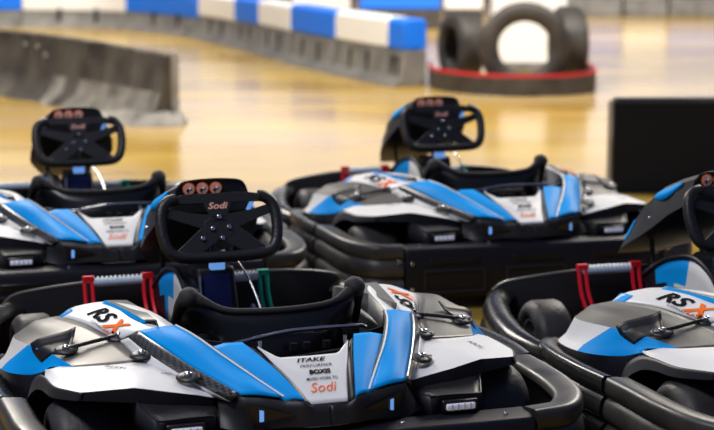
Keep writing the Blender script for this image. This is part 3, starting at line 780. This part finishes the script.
    for s in (-1, 1):
        for (v0, v1, d0, d1) in ((1.44, 1.60, .03, .045), (1.78, 1.95, .025, .03)):
            b = bmesh.new()
            f = lambda v: [(a + (c - a) * (v - s0) / (s1 - s0)) for (s0, *A_), (s1, *B_) in zip(secs, secs[1:]) if s0 <= v <= s1 for a, c in zip(A_, B_)][:4]
            rows = []
            for k in range(7):
                v = v0 + (v1 - v0) * k / 6; zt, zb, wt, wb = f(v); d = (d0 + (d1 - d0) * k / 6) * math.sin(PI * (k + .6) / 7)
                tt = min(.85, d / (zt - .02 - zb)); rows.append([(-(wt + .002), v, zt - .018), (-(wt + (wb - wt) * tt + .002), v, zt - .02 - d)])
            patch(b, [[r[0] for r in rows], [r[1] for r in rows]], n=14, m=1, s=-s)
            finish('blue_flash', b, M['blue'], ho, solid=.002)
        screw(ho, (-.183 * -s, 1.60, .55), (-1 * -s, 0, 0), .008)
        b = bmesh.new(); tube(b, [(-.10, 1.75, .45), (-.1, 1.72, .3), (-.12, 1.7, .1)], .01, s=s); finish('hood_stay', b, M['satin'], ho)
    for x in (-.078, -.032, .014):
        b = bmesh.new(); c = Vector((x, 1.3745, .7165))
        lathe(b, [(0, .0215), (-.003, .0215), (-.003, .001), (0, .001)], c, 'Y', 24, mi=0)
        lathe(b, [(-.003, .0185), (-.0045, .0185), (-.0045, .001), (-.003, .001)], c, 'Y', 20, mi=1)
        e = finish('emblem', b, [M['orange'], M['salmon']], ho)
        b = bmesh.new()
        for k in range(2):
            sgn = 1 - 2 * k
            tube(b, [(c.x + sgn * .000, c.y - .005, c.z), (c.x + sgn * .007, c.y - .005, c.z + sgn * .004), (c.x + sgn*.003, c.y - .005, c.z + sgn * .011)], .0028, n=8, seg=6, mi=k)
        finish('emblem_figure', b, [M['white'], M['ink']], e)
    # ---------- centre console and knee guard
    b = bmesh.new()
    hexa(b, [(-.085, 1.24, .08), (.085, 1.24, .08), (.085, 1.55, .08), (-.085, 1.55, .08)], [(-.065, 1.33, .455), (.065, 1.33, .455), (.06, 1.5, .44), (-.06, 1.5, .44)])
    cc = finish('centre_console', b, M['satin'], K, bev=.012)
    b = bmesh.new(); hexa(b, [(-.05, 1.255, .16), (.05, 1.255, .16), (.045, 1.318, .43), (-.045, 1.318, .43)], [(-.05, 1.25, .16), (.05, 1.25, .16), (.045, 1.312, .43), (-.045, 1.312, .43)]); finish('label_panel', b, M['navy'], cc)
    b = bmesh.new(); tube(b, [(-.068, 1.25, .15), (-.062, 1.31, .43)], .008); finish('console_edge', b, M['steel'], cc)
    b = bmesh.new(); box(b, (-.0, 1.31, .468), (.05, .03, .035)); finish('display', b, M['screen'], cc, bev=.003)
    b = bmesh.new(); tube(b, [(.03, 1.30, .50), (.07, 1.28, .47), (.10, 1.22, .40), (.12, 1.1, .28)], .004, n=20, seg=8, ); finish('cable', b, M['steel'], cc)
    arch = [(1.74, .31), (1.66, .355), (1.55, .405), (1.42, .440), (1.32, .447), (1.22, .42), (1.15, .37), (1.10, .30), (1.06, .20)]
    inn = [(1.70, .24), (1.62, .24), (1.54, .24), (1.46, .23), (1.38, .22), (1.31, .21), (1.25, .19), (1.20, .17), (1.15, .14)]
    for s in (-1, 1):
        if s == 1: continue
        b = bmesh.new()
        o1 = [(-.132, v, h) for v, h in arch]; m1 = [(-.13, (v+w_)/2, (h+g)/2) for (v, h), (w_, g) in zip(arch, inn)]; i1 = [(-.128, v, h) for v, h in inn]
        patch(b, [o1, m1, i1], n=24, m=2, s=1, matfn=lambda bd, t: (1 if (.12 < t < .46 - .12 * bd and t > .12 + .12 * bd) else (0 if t > .3 else 2)))
        kg = finish('knee_guard', b, [M['white'], M['blue'], M['black']], K, solid=.005)
        b = bmesh.new(); tube(b, [(-.132, v, h) for v, h in arch], .011, n=40); finish('guard_rim', b, M['black'], kg)
        b = bmesh.new(); patch(b, [o1, [(-.085, v, h - .02) for v, h in arch]], n=20, m=1); finish('guard_top', b, M['satin'], kg, solid=.004)
    # ---------- pedals
    for nm, m_, us, roll in (('brake_pedal', 'red', (-.362, -.150), True), ('throttle_pedal', 'green', (.09, .28), True)):
        roller = bmesh.new()
        lathe(roller, [(us[0] + .01, .001), (us[0] + .01, .015), (us[1] - .01, .015), (us[1] - .01, .001)], (0, 1.785, .345), 'X', 14)
        rm = D.materials.get('roller_blue_grey') or mat('roller_blue_grey', (.6, .75, .95), .3)
        zo = -.015 if nm == 'brake_pedal' else -.03
        pd = finish(nm, roller, rm, K); pd.location = (0, 0, zo)
        for i, u in enumerate(us):
            if nm == 'throttle_pedal' and i == 0: continue
            b = bmesh.new()
            for du in (-.014, .014):
                tube(b, [(u + du, 1.78, .36), (u + du, 1.75, .27), (u + du + .01, 1.70, .18), (u + du + .012, 1.74, .10)], .0075, n=14, seg=6)
            box(b, (u, 1.78, .36), (.04, .02, .02)); box(b, (u + .008, 1.735, .2), (.03, .012, .012))
            finish('lever', b, M[m_], pd)
        b = bmesh.new(); nr = 12; 
        for k in range(nr):
            u = us[0] + .02 + (us[1] - us[0] - .04) * k / (nr - 1)
            lathe(b, [(u - .003, .010), (u - .003, .016), (u + .003, .016), (u + .003, .010)], (0, 1.785, .35), 'X', 10)
        finish('grip_ring', b, M['yell'], pd)
        b = bmesh.new(); bmesh.ops.create_uvsphere(b, u_segments=10, v_segments=6, radius=.014, matrix=Matrix.Translation((us[1] - .05, 1.74, .24)))
        tube(b, [(us[1] - .05, 1.74, .24), (us[1], 1.73, .2)], .005)
        finish('pivot_bolt', b, M['steel'], pd)
    return K

kart = build_kart()
POSE = {'N': (-.0713, 4.3355, .3095), 'M': (.7417, 7.0458, .2579), 'L': (-.9307, 6.5393, .2800), 'R': (1.6573, 4.5172, .2715)}
LAB = {'N': 'blue and white rental kart in the centre foreground, its steering wheel whole in view',
       'M': 'blue and white rental kart at the back right, in front of the black box',
       'L': 'blue and white rental kart at the back left, cut by the left edge',
       'R': 'blue and white rental kart in the right foreground, cut by the right edge'}
for i, k in enumerate('NMLR'):
    o = kart if i == 0 else copy_tree(kart)
    x, y, a = POSE[k]; o.location = (x, y, 0); o.rotation_euler = (0, 0, a)
    o['label'] = LAB[k]; o['category'] = 'kart'; o['group'] = 'parked rental karts'
